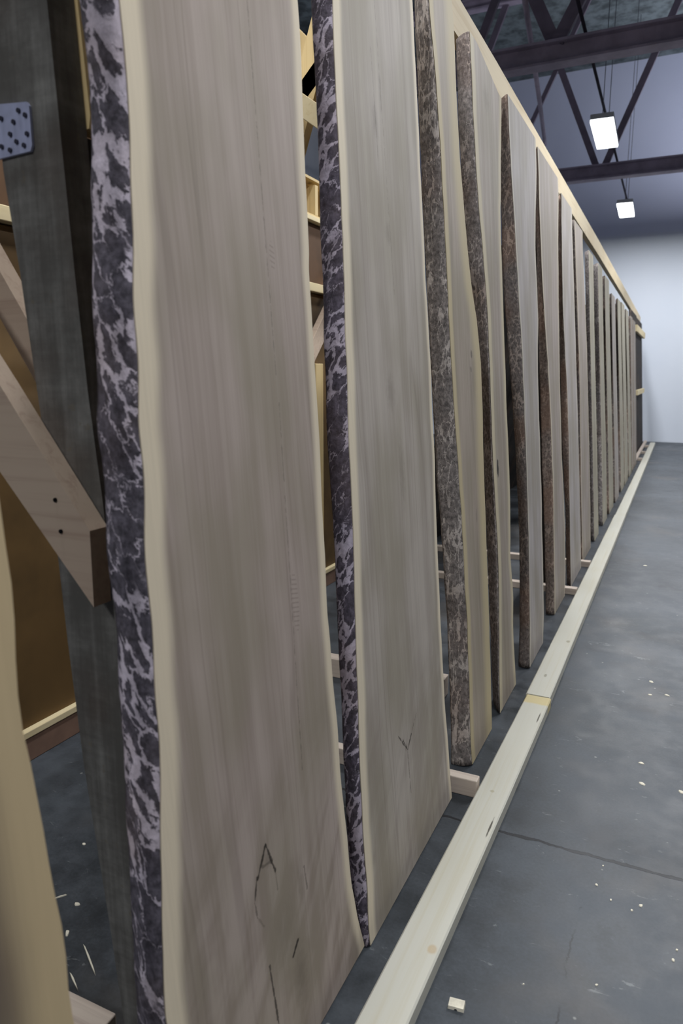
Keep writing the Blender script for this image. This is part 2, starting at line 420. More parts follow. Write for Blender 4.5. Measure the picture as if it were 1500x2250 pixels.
# ------------------------------------------------------------------ roof trusses
def ibeam(bm, x0, x1, y, z0, h, w, tf=0.022, tw=0.016):
    add_box(bm, x0, x1, y - w / 2, y + w / 2, z0, z0 + tf)
    add_box(bm, x0, x1, y - w / 2, y + w / 2, z0 + h - tf, z0 + h)
    add_box(bm, x0, x1, y - tw / 2, y + tw / 2, z0 + tf, z0 + h - tf)

def truss(y, members, label, h=0.205, w=0.17):
    t = thing('roof_truss', label, 'roof truss', (0, y, 4.2), group='dark steel roof trusses')
    bm = bmesh.new(); ibeam(bm, X0 + 0.02, X1 - 0.02, 0, 0, h, w)
    link_obj('bottom_chord', mesh_from(bm, 'bottom_chord'), t, MAT_steel)
    bm = bmesh.new(); ibeam(bm, X0 + 0.02, X1 - 0.02, 0, 2.66, 0.16, 0.15)
    link_obj('top_chord', mesh_from(bm, 'top_chord'), t, MAT_steel)
    for (xa, xb, wd, dy) in members:
        bm = bmesh.new()
        add_beam(bm, (xa, dy, h - 0.01), (xb, dy, 2.67), wd * 1.1, 0.045)
        link_obj('web_member', mesh_from(bm, 'web_member'), t, MAT_web)
    return t
truss(7.6, [(-1.36, -2.55, 0.11, 0.02), (-1.33, 0.03, 0.11, -0.02), (-2.16, -1.15, 0.07, 0.055), (-3.3, -2.55, 0.11, 0.02), (1.45, 0.10, 0.11, 0.02), (1.5, 2.8, 0.11, -0.02), (-3.4, -4.5, 0.11, -0.02)],
      'nearer roof truss, its thick dark bottom chord crossing above the top rail')
truss(12.0, [(-1.44, -2.47, 0.085, 0.02), (-1.31, -0.30, 0.085, -0.02), (-2.80, -1.62, 0.06, 0.06), (1.6, 0.80, 0.085, 0.02), (1.7, 2.8, 0.085, -0.02), (-3.9, -2.9, 0.085, 0.02)],
      'farther roof truss, thinner in view, with a V of web bars behind the nearer lamp')
bm = bmesh.new(); add_tube(bm, [(-1.66, 7.6, 4.84), (-1.93, 10.0, 4.70), (-2.211, 12.0, 4.80)], 0.028, 8)
tag(link_obj('bracing_rod', mesh_from(bm, 'bracing_rod', True), None, MAT_steel), 'thin dark steel rod running between the two roof trusses', 'bracing rod')
bm = bmesh.new(); add_tube(bm, [(-1.06, 6.2, 4.445), (-1.115, 9.7, 4.445), (-1.185, 14.6, 4.445)], 0.016, 8)
tag(link_obj('conduit_pipe', mesh_from(bm, 'conduit_pipe', True), None, MAT_conduit), 'dark conduit pipe resting on the truss chords above the two lamps', 'pipe')

# ------------------------------------------------------------------ hanging lamps
def lamp(x, y, rz, label):
    t = thing('high_bay_lamp', label, 'ceiling lamp', (x, y, 3.985), (0, 0, rz), 'lit high bay lamps')
    bm = bmesh.new(); add_box(bm, -0.12, 0.12, -0.50, 0.50, 0.03, 0.085, 0.006)
    add_box(bm, -0.06, 0.06, -0.30, 0.30, 0.085, 0.12, 0.006)
    link_obj('housing', mesh_from(bm, 'housing'), t, MAT_housing)
    bm = bmesh.new(); add_box(bm, -0.118, 0.118, -0.498, 0.498, 0.0, 0.03, 0.004)
    link_obj('diffuser', mesh_from(bm, 'diffuser'), t, MAT_diff)
    for (wx, wy) in ((0.0, -0.42), (0.0, 0.42)):
        bm = bmesh.new(); add_tube(bm, [(wx, wy, 0.085), (wx, wy, 3.11)], 0.004, 5)
        link_obj('hanging_wire', mesh_from(bm, 'hanging_wire'), t, MAT_wire)
    return t
lamp(-1.03, 9.18, 0.03, 'larger, nearer of the two glowing white lamps, in the V of the farther truss')
lamp(-1.085, 13.34, 0.03, 'smaller, farther glowing white lamp hanging below the farther truss')

# ------------------------------------------------------------------ live edge slabs
ANG = -math.atan(0.08)
CA = math.cos(ANG)
def interp(t, z):
    if z <= t[0][0]: return t[0][1]
    if z >= t[-1][0]: return t[-1][1]
    for (a, b), (c, d) in zip(t, t[1:]):
        if a <= z <= c: return b + (d - b) * ((z - a) / (c - a) if c > a else 0)
def smooth_tab(t):
    if len(t) < 2: return t
    out = [t[0]]
    for i in range(1, len(t) - 1):
        if t[i][0] - out[-1][0] < 0.015: continue
        out.append((t[i][0], 0.25 * t[i - 1][1] + 0.5 * t[i][1] + 0.25 * t[i + 1][1]))
    out.append(t[-1]); return out

def slab(label, d, face_mat, bark_mat, ztop, seed, dz=0.03, cols=8, y_shift=0.0, group='live edge slabs along the rack', rough=0.004, name='live_edge_slab', drop=None):
    """d: base x, thickness T, near edge L, far edge R and back near edge B as (height, y) in metres"""
    L = smooth_tab(d['L']); R = smooth_tab(d['R']); B = smooth_tab(d['B']) if d.get('B') else None
    T = d['T']; ym = 0.5 * (interp(L, 1.2) + interp(R, 1.2))
    root = thing(name, label, 'wood slab', (d['x0'], ym, T * 0.08 + 0.001), (0, ANG, 0), group)
    n = max(8, int(ztop / dz)); rows = []
    for i in range(n + 1):
        z = ztop * i / n
        w = noise.noise((seed * 3.7, 0, z * 9.0)) * rough
        w2 = noise.noise((seed * 5.1, 4, z * 8.0)) * rough
        yl = interp(L, z) - ym + w; yr = interp(R, z) - ym + w2
        if B and B[0][0] <= z <= B[-1][0] + 0.05: yb = interp(B, z) - ym + w
        elif B: yb = yl + (interp(B, z) - interp(L, min(max(z, B[0][0]), B[-1][0])))
        else: yb = yl + 0.012 * noise.noise((seed, 9.0, z * 2.0))
        ybr = yr - 0.010 + 0.014 * noise.noise((seed * 2, 7.0, z * 2.0))
        rows.append((z / CA, yl, yr, yb, ybr))
    # sawn board
    bm = bmesh.new(); en = bm.verts.layers.float.new('edge_near'); ef = bm.verts.layers.float.new('edge_far')
    grid = []
    for (z, yl, yr, yb, ybr) in rows:
        r = []
        for k in range(cols + 1):
            f = k / cols; y = yl + (yr - yl) * f
            zz = z - (drop(f) * max(0.0, (z - ztop + 0.5) / 0.5) if drop else 0)
            v = bm.verts.new((0, y, zz)); v[en] = y - yl; v[ef] = yr - y; r.append(v)
        for k in range(cols + 1):
            f = 1 - k / cols; y = yb + 0.007 + (ybr - yb - 0.014) * f
            v = bm.verts.new((-T + 0.003, y, z - (drop(f) * max(0.0, (z - ztop + 0.5) / 0.5) if drop else 0))); v[en] = y - yb; v[ef] = ybr - y; r.append(v)
        grid.append(r)
    m = 2 * (cols + 1)
    for i in range(n):
        for k in range(m):
            bm.faces.new((grid[i][k], grid[i][(k + 1) % m], grid[i + 1][(k + 1) % m], grid[i + 1][k]))
    bm.faces.new(list(reversed(grid[0]))); bm.faces.new(grid[-1])
    link_obj('board', mesh_from(bm, 'board'), root, face_mat)
    # bark on both waney edges
    for side in (0, 1):
        bm = bmesh.new(); uvl = bm.loops.layers.uv.new('UVMap'); K = 7; g = []; uvs = {}
        for i, (z, yl, yr, yb, ybr) in enumerate(rows):
            r = []
            ya, yz = (yl, yb) if side == 0 else (yr, ybr)
            sg = -1 if side == 0 else 1
            for k in range(K + 1):
                f = k / K
                bulge = (0.010 if side == 0 else 0.003) * math.sin(math.pi * min(1, f * 0.9 + 0.1)) + 0.002
                rg = (noise.noise((seed + f * T * 26, z * 26.0, side * 3.0)) * 0.6 + noise.noise((seed + f * T * 70, z * 55.0, side)) * 0.4) * rough * 0.9 * math.sin(math.pi * (0.12 + 0.76 * f))
                zz = z - (drop(side) * max(0.0, (z - ztop + 0.5) / 0.5) if drop else 0)
                v = bm.verts.new((-T * f - (0.0015 if k == 0 else 0) + (0.002 if k == K else 0), ya + (yz - ya) * f + sg * (bulge * (0.25 if k in (0, K) else 1.0) + rg), zz))
                uvs[v] = (f * T + side * 0.7 + seed * 0.37, z)
                r.append(v)
            # back of the bark, inside the board
            v = bm.verts.new((-T + 0.006, yz - sg * 0.006, zz)); uvs[v] = (T, z); r.append(v)
            v = bm.verts.new((-0.006, ya - sg * 0.006, zz)); uvs[v] = (0, z); r.append(v)
            g.append(r)
        m2 = K + 3
        for i in range(len(g) - 1):
            for k in range(m2):
                bm.faces.new((g[i][k], g[i][(k + 1) % m2], g[i + 1][(k + 1) % m2], g[i + 1][k]))
        bm.faces.new(list(reversed(g[0]))); bm.faces.new(g[-1])
        bmesh.ops.recalc_face_normals(bm, faces=bm.faces)
        for fc in bm.faces:
            for lp in fc.loops: lp[uvl].uv = uvs[lp.vert]
        me = bpy.data.meshes.new('bark_edge'); bm.to_mesh(me); bm.free()
        for p in me.polygons: p.use_smooth = True
        link_obj('bark_edge', me, root, bark_mat)
    return root

SLABS = {
 '1': {'x0': -0.56, 'T': 0.07, 'L': [(0.392, 0.669), (0.461, 0.674), (0.532, 0.682), (0.632, 0.7), (0.726, 0.718), (0.796, 0.723), (0.867, 0.727), (0.937, 0.729), (1.004, 0.735), (1.071, 0.741), (1.145, 0.748), (1.227, 0.758), (1.292, 0.76), (1.435, 0.781), (1.546, 0.796), (1.608, 0.803), (1.656, 0.805), (1.709, 0.806), (1.781, 0.811)], 'R': [(0.005, 1.308), (0.099, 1.28), (0.183, 1.27), (0.356, 1.256), (0.51, 1.257), (0.674, 1.256), (0.807, 1.253), (0.959, 1.258), (1.094, 1.276), (1.215, 1.281), (1.335, 1.279), (1.498, 1.292), (1.533, 1.292), (1.67, 1.306), (1.782, 1.311), (1.896, 1.327), (2.001, 1.327)], 'B': [(0.353, 0.678), (0.387, 0.681), (0.498, 0.692), (0.607, 0.706), (0.709, 0.715), (0.781, 0.722), (0.853, 0.727), (0.925, 0.732), (0.995, 0.735), (1.064, 0.739), (1.124, 0.743), (1.175, 0.746), (1.234, 0.749), (1.275, 0.749), (1.439, 0.776), (1.554, 0.795), (1.61, 0.802), (1.658, 0.807), (1.723, 0.811), (1.795, 0.812)]},
 '2': {'x0': -0.548, 'T': 0.052, 'L': [(0.026, 1.316), (0.113, 1.32), (0.245, 1.322), (0.39, 1.328), (0.529, 1.339), (0.665, 1.355), (0.8, 1.368), (0.934, 1.378), (1.08, 1.391), (1.222, 1.401), (1.337, 1.409), (1.515, 1.432), (1.578, 1.438), (1.7, 1.443), (1.82, 1.445), (1.94, 1.455), (2.058, 1.466)], 'R': [(0.013, 1.967), (0.119, 1.96), (0.324, 1.943), (0.554, 1.941), (0.809, 1.953), (0.934, 1.96), (1.144, 1.974), (1.35, 1.976), (1.583, 1.978), (1.597, 1.965), (1.792, 1.982), (1.977, 1.976), (2.132, 1.983), (2.279, 1.983)], 'B': [(0.322, 1.344), (0.453, 1.351), (0.65, 1.367), (0.816, 1.381), (0.928, 1.381), (0.996, 1.386), (1.157, 1.388), (1.235, 1.393), (1.338, 1.408), (1.441, 1.417), (1.581, 1.432), (1.706, 1.442), (1.806, 1.453), (1.866, 1.455), (1.963, 1.463), (2.069, 1.466)]},
 '3': {'x0': -0.54, 'T': 0.072, 'L': [(-0.031, 2.184), (0.058, 2.17), (0.191, 2.181), (0.304, 2.194), (0.493, 2.203), (0.647, 2.195), (0.699, 2.188), (0.846, 2.201), (0.996, 2.184), (1.141, 2.168), (1.308, 2.157), (1.471, 2.155), (1.604, 2.159), (1.812, 2.157), (1.987, 2.15), (2.131, 2.14), (2.22, 2.122), (2.331, 2.108)], 'R': [(0.003, 2.455), (0.195, 2.466), (0.402, 2.486), (0.571, 2.486), (0.626, 2.489), (0.794, 2.49), (0.991, 2.49), (1.183, 2.515), (1.341, 2.528), (1.479, 2.489), (1.58, 2.434), (1.719, 2.39), (1.858, 2.38), (1.963, 2.356), (2.094, 2.342), (2.204, 2.355), (2.372, 2.353), (2.43, 2.339)], 'B': [(-0.034, 2.157), (0.093, 2.184), (0.29, 2.195), (0.445, 2.195), (0.596, 2.205), (0.828, 2.184), (0.98, 2.162), (1.266, 2.168), (1.542, 2.166), (1.743, 2.169), (2.003, 2.175), (2.216, 2.186), (2.381, 2.19)]},
 '4': {'x0': -0.541, 'T': 0.06, 'L': [(-0.015, 2.589), (0.184, 2.606), (0.354, 2.635), (0.525, 2.663), (0.655, 2.669), (0.8, 2.648), (0.975, 2.634), (1.177, 2.639), (1.343, 2.652), (1.506, 2.651), (1.632, 2.632), (1.754, 2.613), (1.87, 2.582), (2.013, 2.557), (2.158, 2.557), (2.301, 2.557), (2.411, 2.553)], 'R': [(0.0, 2.889), (0.051, 2.888), (0.206, 2.868), (0.281, 2.862), (0.386, 2.915), (0.465, 2.892), (0.57, 2.848), (0.644, 2.895), (0.832, 2.909), (1.019, 2.905), (1.167, 2.896), (1.275, 2.897), (1.453, 2.91), (1.593, 2.901), (1.764, 2.898), (1.938, 2.927), (1.97, 2.916), (2.145, 2.953), (2.324, 2.998), (2.425, 3.007)], 'B': [(-0.047, 2.715), (0.317, 2.721), (0.637, 2.722), (0.961, 2.732), (1.171, 2.753), (1.345, 2.753), (1.542, 2.679), (1.725, 2.598), (1.966, 2.58), (2.17, 2.569), (2.478, 2.587)]},
 '5': {'x0': -0.521, 'T': 0.055, 'L': [(0.009, 3.1), (0.198, 3.131), (0.402, 3.143), (0.471, 3.143), (0.673, 3.166), (0.878, 3.158), (1.077, 3.16), (1.234, 3.156), (1.388, 3.161), (1.574, 3.116), (1.757, 3.109), (1.929, 3.066), (2.066, 3.054), (2.23, 3.03), (2.37, 3.029)], 'R': [(-0.0, 3.426), (0.139, 3.488), (0.364, 3.498), (0.387, 3.489), (0.613, 3.5), (0.835, 3.511), (1.098, 3.505), (1.313, 3.492), (1.44, 3.513), (1.57, 3.582), (1.733, 3.537), (1.893, 3.517), (2.063, 3.568), (2.235, 3.619)], 'B': [(0.0, 3.108), (0.178, 3.167), (0.385, 3.181), (0.533, 3.215), (0.7, 3.222), (0.953, 3.185), (1.074, 3.186), (1.273, 3.162), (1.425, 3.098), (1.648, 3.083), (1.79, 3.056), (2.006, 3.076), (2.26, 3.109), (2.42, 3.096)]},
 '6': {'x0': -0.537, 'T': 0.052, 'L': [(-0.01, 3.891), (0.348, 3.933), (0.614, 3.945), (0.772, 3.955), (1.072, 3.944), (1.363, 3.89), (1.565, 3.827), (1.783, 3.784), (2.081, 3.756), (2.271, 3.763)], 'R': [(0.0, 4.265), (0.158, 4.328), (0.402, 4.348), (0.702, 4.305), (0.863, 4.278), (1.244, 4.271), (1.443, 4.286), (1.696, 4.31), (1.945, 4.317), (2.149, 4.366), (2.3, 4.391)], 'B': [(-0.058, 3.9), (0.076, 3.893), (0.428, 3.95), (0.658, 3.93), (0.775, 3.907), (1.072, 3.927), (1.362, 3.934), (1.595, 3.919), (2.1, 3.949), (2.279, 3.953)]},
 '7': {'x0': -0.53, 'T': 0.04, 'L': [(-0.027, 4.478), (0.323, 4.493), (0.676, 4.51), (0.838, 4.536), (1.175, 4.551), (1.437, 4.443), (1.653, 4.407), (1.959, 4.421), (2.289, 4.456)], 'R': [(0.0, 4.972), (0.279, 4.991), (0.646, 4.978), (0.942, 4.978), (1.452, 4.945), (1.942, 4.894), (2.27, 4.884)], 'B': [(-0.056, 4.562), (0.35, 4.607), (0.669, 4.542), (0.839, 4.514), (1.241, 4.505), (1.662, 4.503), (2.212, 4.557)]},
 '8': {'x0': -0.538, 'T': 0.04, 'L': [(0.122, 5.128), (0.577, 5.1), (0.76, 5.154), (1.196, 5.173), (1.458, 5.167), (1.853, 5.113), (2.248, 5.064)], 'R': [(0.0, 5.607), (0.303, 5.654), (0.733, 5.632), (1.472, 5.633), (1.835, 5.553), (2.137, 5.471)], 'B': [(0.122, 5.158), (0.577, 5.13), (0.76, 5.184), (1.196, 5.203), (1.458, 5.197), (1.853, 5.143), (2.248, 5.094)]},
 '9': {'x0': -0.535, 'T': 0.04, 'L': [(0.691, 5.855), (1.224, 5.834), (1.726, 5.815)], 'R': [(0.662, 6.147), (1.221, 6.12), (1.745, 6.095)], 'B': [(0.676, 5.885), (1.223, 5.885), (1.736, 5.885)]},
 '10': {'x0': -0.535, 'T': 0.05, 'L': [(0.624, 6.534), (1.216, 6.497), (1.771, 6.463)], 'R': [(0.589, 6.888), (1.212, 6.842), (1.794, 6.799)], 'B': [(0.606, 6.548), (1.214, 6.548), (1.784, 6.548)]},
 '11': {'x0': -0.535, 'T': 0.04, 'L': [(0.565, 7.129), (1.209, 7.076), (1.81, 7.027)], 'R': [(0.522, 7.559), (1.204, 7.494), (1.838, 7.433)], 'B': [(0.54, 7.127), (1.206, 7.127), (1.828, 7.127)]},
 '12': {'x0': -0.535, 'T': 0.04, 'L': [(0.496, 7.821), (1.201, 7.747), (1.855, 7.679)], 'R': [(0.454, 8.248), (1.196, 8.159), (1.883, 8.078)], 'B': [(0.473, 7.799), (1.198, 7.799), (1.872, 7.799)]},
 '13': {'x0': -0.535, 'T': 0.035, 'L': [(0.42, 8.59), (1.192, 8.49), (1.905, 8.396)], 'R': [(0.376, 9.032), (1.186, 8.915), (1.934, 8.806)], 'B': [(0.401, 8.542), (1.189, 8.542), (1.919, 8.542)]},
 '14': {'x0': -0.535, 'T': 0.03, 'L': [(0.362, 9.177), (1.185, 9.054), (1.943, 8.94)], 'R': [(0.312, 9.681), (1.179, 9.537), (1.975, 9.404)], 'B': [(0.333, 9.107), (1.181, 9.107), (1.963, 9.107)]},
 '15': {'x0': -0.535, 'T': 0.03, 'L': [(0.287, 9.932), (1.176, 9.777), (1.991, 9.634)], 'R': [(0.241, 10.398), (1.17, 10.222), (2.021, 10.06)], 'B': [(0.262, 9.831), (1.173, 9.831), (2.01, 9.831)]},
 '16': {'x0': -0.535, 'T': 0.04, 'L': [(0.0, 10.52), (1.2, 10.53), (2.2, 10.52)], 'R': [(0.0, 10.9), (1.2, 10.91), (2.2, 10.9)], 'B': [(0.0, 10.55), (1.2, 10.56), (2.2, 10.55)]},
 'A': {'x0': -0.535, 'T': 0.065, 'R': [(0.555, 0.504), (0.588, 0.502), (0.681, 0.5), (0.775, 0.495), (0.823, 0.49), (0.921, 0.489), (1.023, 0.493), (1.126, 0.501), (1.178, 0.503)]},
 '17': {'x0': -0.535, 'T': 0.04, 'L': [(0.0, 11.0), (1.2, 11.01), (2.2, 11.0)], 'R': [(0.0, 11.55), (1.2, 11.56), (2.2, 11.55)], 'B': [(0.0, 11.03), (1.2, 11.04), (2.2, 11.03)]},
 'E1': {'x0': -0.6, 'T': 0.04, 'L': [(0.0, 11.75), (1.2, 11.76), (2.2, 11.75)], 'R': [(0.0, 13.1), (1.2, 13.11), (2.2, 13.1)], 'B': [(0.0, 11.78), (1.2, 11.79), (2.2, 11.78)]},
 'E2': {'x0': -0.6, 'T': 0.04, 'L': [(0.0, 13.15), (1.2, 13.16), (2.2, 13.15)], 'R': [(0.0, 14.75), (1.2, 14.76), (2.2, 14.75)], 'B': [(0.0, 13.18), (1.2, 13.19), (2.2, 13.18)]},
}
for k, d in SLABS.items(): d.setdefault('L', [(z, y - 0.5) for z, y in d['R']])

def dy(mk, key):
    """marks measured along the aisle turned into slab coordinates"""
    d = SLABS[key]; ym = 0.5 * (interp(smooth_tab(d['L']), 1.2) + interp(smooth_tab(d['R']), 1.2))
    return [(y - ym, z, a, b, s) for y, z, a, b, s in mk]

def dy5(mk, key):
    d = SLABS[key]; ym = 0.5 * (interp(smooth_tab(d['L']), 1.2) + interp(smooth_tab(d['R']), 1.2))
    return [(y - ym, z, a, b) for y, z, a, b in mk]
def ds(sg, key):
    d = SLABS[key]; ym = 0.5 * (interp(smooth_tab(d['L']), 1.2) + interp(smooth_tab(d['R']), 1.2))
    return [(y1 - ym, z1, y2 - ym, z2, w, s) for y1, z1, y2, z2, w, s in sg]
W1 = slab_wood('walnut_face_wide', 1.0, (174, 160, 151), (147, 133, 123), wn=0.043, wf=0.026, flame=1.0, marks=dy([
    (0.955, 0.455, 0.010, 0.016, 0.35), (1.06, 0.33, 0.012, 0.060, 0.30), (1.03, 0.16, 0.028, 0.075, 0.36), (0.99, 0.29, 0.05, 0.07, 0.15)], '1'),
    segs=ds([(0.953, 0.484, 0.920, 0.440, 0.0032, 0.9), (0.953, 0.484, 0.976, 0.417, 0.0026, 0.85), (0.936, 0.452, 0.970, 0.443, 0.0030, 0.45), (0.918, 0.445, 0.905, 0.405, 0.0024, 0.8),
             (0.905, 0.405, 0.908, 0.375, 0.002, 0.55), (0.908, 0.375, 0.925, 0.345, 0.002, 0.3), (0.976, 0.417, 0.978, 0.380, 0.0018, 0.35), (1.008, 0.218, 1.029, 0.236, 0.0042, 0.95),
             (0.930, 0.262, 0.940, 0.140, 0.0026, 0.8), (0.940, 0.140, 0.945, 0.05, 0.002, 0.5), (1.075, 0.36, 1.08, 0.31, 0.002, 0.5), (1.137, 1.95, 1.128, 1.30, 0.0012, 0.35), (1.13, 1.25, 1.10, 0.55, 0.0014, 0.3)], '1'),
    ticks=dy5([(1.149, 1.508, 0.010, 0.028), (1.128, 0.875, 0.014, 0.065)], '1'))
W2 = slab_wood('walnut_face_second', 2.0, (180, 171, 161), (155, 145, 136), (228, 215, 190), 0.038, 0.022, flame=0.7, marks=dy([
    (1.612, 0.345, 0.010, 0.012, 0.4), (1.66, 1.885, 0.018, 0.05, 0.34), (1.705, 1.96, 0.009, 0.06, 0.32), (1.656, 1.26, 0.03, 0.05, 0.28), (1.70, 1.64, 0.02, 0.03, 0.26), (1.70, 1.05, 0.02, 0.09, 0.24)], '2'),
    segs=ds([(1.564, 0.397, 1.617, 0.338, 0.0022, 0.75), (1.653, 0.362, 1.622, 0.333, 0.0030, 0.85), (1.594, 0.372, 1.620, 0.335, 0.0022, 0.8), (1.620, 0.330, 1.627, 0.208, 0.0018, 0.5), (1.653, 0.362, 1.70, 0.40, 0.0016, 0.4), (1.66, 2.05, 1.665, 1.80, 0.002, 0.3), (1.70, 2.2, 1.72, 1.5, 0.0014, 0.25)], '2'))
W3 = slab_wood('walnut_face_third', 3.0, (170, 157, 144), (144, 131, 118), (194, 179, 144), 0.04, 0.085, marks=dy([
    (2.393, 1.37, 0.010, 0.014, 0.55), (2.38, 1.32, 0.006, 0.010, 0.55), (2.40, 1.29, 0.05, 0.10, 0.2), (2.37, 0.82, 0.012, 0.03, 0.3)], '3'))
W4 = slab_wood('walnut_face_fourth', 4.0, (168, 157, 146), (142, 129, 118), (200, 188, 160), 0.05, 0.04, marks=dy([(2.71, 0.95, 0.014, 0.035, 0.95), (2.75, 2.28, 0.05, 0.05, 0.3), (2.80, 1.9, 0.02, 0.3, 0.25)], '4'))
W5 = slab_wood('walnut_face_greyed', 5.0, (178, 171, 168), (152, 144, 140), (196, 188, 174), 0.02, 0.03)
W6 = slab_wood('walnut_face_brown', 6.0, (168, 157, 150), (142, 131, 124), (196, 184, 164), 0.03, 0.03)
W7 = slab_wood('walnut_face_olive', 7.0, (172, 167, 152), (150, 143, 128), (194, 187, 163), 0.03, 0.04)
WA = slab_wood('walnut_face_edge', 8.0, (120, 106, 92), (96, 82, 70), (200, 179, 142), 0.06, 0.060)

B1 = bark('bark_violet', 1.0, (82, 78, 86), (204, 194, 206), scale=1.3, amount=0.95, stretch=0.75, slant=-0.7, brown_amt=0.25, zlow=0.3, vz=(1.2, 1.35))
B2 = bark('bark_netted', 2.0, (84, 78, 88), (196, 186, 200), scale=1.7, amount=0.95, stretch=0.85, slant=0.8, brown_amt=0.25, zlow=0.5)
B3 = bark('bark_grey_brown', 3.0, (126, 119, 115), (200, 190, 182), scale=2.5, amount=0.75, stretch=0.36, slant=0.25, brown_amt=0.35, zlow=0.45)
B4 = bark('bark_flecked', 4.0, (134, 127, 124), (200, 191, 186), scale=2.8, amount=0.6, stretch=0.45, slant=0.2, brown_amt=0.4, zlow=0.4)
B5 = bark('bark_dark', 5.0, (112, 104, 100), (178, 164, 154), (130, 104, 88), scale=2.4, amount=0.55, stretch=0.45, slant=0.2, brown_amt=0.5)
B6 = bark('bark_brown', 6.0, (116, 104, 97), (172, 156, 144), (136, 108, 90), scale=2.4, amount=0.55, stretch=0.45, slant=0.2, brown_amt=0.55)

ROW = [
 ('A', 'slab cut off by the lower left corner, only its cream sapwood edge showing', WA, B1, 2.44, 8.0, 0.04),
 ('1', 'widest slab in view, nearest full one, with blotched black bark and an arched knot', W1, B1, 2.44, 1.0, 0.012),
 ('2', 'second full slab, pale face with a small V shaped knot near its foot', W2, B2, 2.44, 2.0, 0.014),
 ('3', 'narrow slab with broad flecked grey bark beside the second full slab', W3, B3, 2.44, 3.0, 0.018),
 ('4', 'slab with a small black hole in its face, fourth full one along the rack', W4, B4, 2.421, 4.0, 0.02),
 ('5', 'greyish slab with very dark bark, its top end just under the pine rail', W5, B5, 2.38, 5.0, 0.025),
 ('6', 'sixth full slab along the rack, dark gap and brown bark on its near side', W6, B6, 2.387, 6.0, 0.03),
 ('7', 'seventh full slab along the rack, past the wide brown bark strip', W5, B6, 2.324, 7.0, 0.04),
 ('8', 'eighth full slab along the rack, very thin dark bark line before it', W6, B5, 2.292, 9.0, 0.05),
 ('9', 'ninth full slab along the rack, narrow with mottled bark beside it', W7, B4, 2.216, 10.0, 0.05),
 ('10', 'tenth full slab along the rack, grey bark strip as wide as its face', W7, B4, 2.212, 11.0, 0.05),
 ('11', 'seventh pale slab counted back from the dark old slabs at the far end', W7, B5, 2.181, 12.0, 0.06),
 ('12', 'sixth pale slab counted back from the dark old slabs at the far end', W5, B5, 2.092, 13.0, 0.06),
 ('13', 'fifth pale slab counted back from the dark old slabs at the far end', W7, B5, 2.112, 14.0, 0.06),
 ('14', 'fourth pale slab counted back from the dark old slabs at the far end', W7, B5, 2.123, 15.0, 0.06),
 ('15', 'third pale slab counted back from the dark old slabs at the far end', W7, B5, 2.105, 16.0, 0.06),
 ('16', 'second pale slab counted back from the dark old slabs at the far end', W6, B5, 2.086, 17.0, 0.06),
 ('E1', 'dark old slab set back in the far end of the rack, behind pale cross boards', 'OLD', B5, 2.27, 21.0, 0.08),  # added dark fill for the shaded, empty end of the rack
 ('E2', 'dark old slab standing last of all, nearest the end wall', 'OLD', B5, 2.25, 22.0, 0.08),
 ('17', 'last pale slab of the row, right beside the dark old slabs', W6, B5, 2.07, 18.0, 0.06),
]
for key, label, wm, bmk, zt, sd, dz in ROW:
    slab(label, SLABS[key], MAT_old2 if wm == 'OLD' else wm, bmk, zt, sd, dz, 10 if sd < 5 else 6, rough=0.005 if key in '1234' else 0.009, drop=(lambda f: 0.0 if f < 0.3 else (0.10 if f < 0.55 else 0.06)) if key == '4' else None)

# ------------------------------------------------------------------ floor stop rail, top rail
def long_board(name, mat, ys, fx0, fx1, fz0, fz1, bev=0.004):
    bm = bmesh.new(); rings = []
    for y in ys:
        a, b, c, d = fx0(y), fx1(y), fz0(y), fz1(y)
        rings.append([bm.verts.new(p) for p in ((a, y, c), (b, y, c), (b, y, d - bev), (b - bev, y, d), (a + bev, y, d), (a, y, d - bev))])
    for r, q in zip(rings, rings[1:]):
        for k in range(6): bm.faces.new((r[k], r[(k + 1) % 6], q[(k + 1) % 6], q[k]))
    bm.faces.new(rings[0]); bm.faces.new(list(reversed(rings[-1])))
    return link_obj(name, mesh_from(bm, name), None, mat)
def fr(a, b, n): return [a + (b - a) * i / n for i in range(n + 1)]
RL = [(-1, -0.492), (1.08, -0.487), (2.05, -0.474), (2.74, -0.468), (5.5, -0.468), (14.9, -0.476)]
def railx(y): return interp(RL, y)
tag(long_board('stop_rail', MAT_rail, fr(-0.6, 2.735, 14), lambda y: railx(y), lambda y: railx(y) + 0.096, lambda y: 0.0, lambda y: 0.04),
    'pale pine board lying flat on the floor, nearest length of the stop rail', 'floor rail', 'floor rail boards in front of the slabs')
tag(long_board('stop_rail', MAT_rail, fr(2.74, 6.9, 12), lambda y: railx(y) - 0.004, lambda y: railx(y) + 0.091, lambda y: 0.0, lambda y: 0.042),
    'middle length of the pale floor rail, starting at the yellowish butt joint', 'floor rail', 'floor rail boards in front of the slabs')
tag(long_board('stop_rail', MAT_rail, fr(6.905, 14.95, 14), lambda y: railx(y), lambda y: railx(y) + 0.089, lambda y: 0.0, lambda y: 0.04),
    'far length of the pale floor rail, running up to the end wall', 'floor rail', 'floor rail boards in front of the slabs')
ZT = [(-1.0, 2.66), (3.4, 2.642), (7.6, 2.578), (14.7, 2.40), (16, 2.36)]
def rt(y): return interp(ZT, y)
tag(long_board('top_rail', MAT_toprail, fr(-0.5, 14.95, 40), lambda y: -0.545 - 0.085 - 0.08 * rt(y) - 0.04, lambda y: -0.545 - 0.085 - 0.08 * rt(y), lambda y: rt(y) - 0.13, lambda y: rt(y)),
    'long pine top rail that the slab tops lean against', 'top rail')

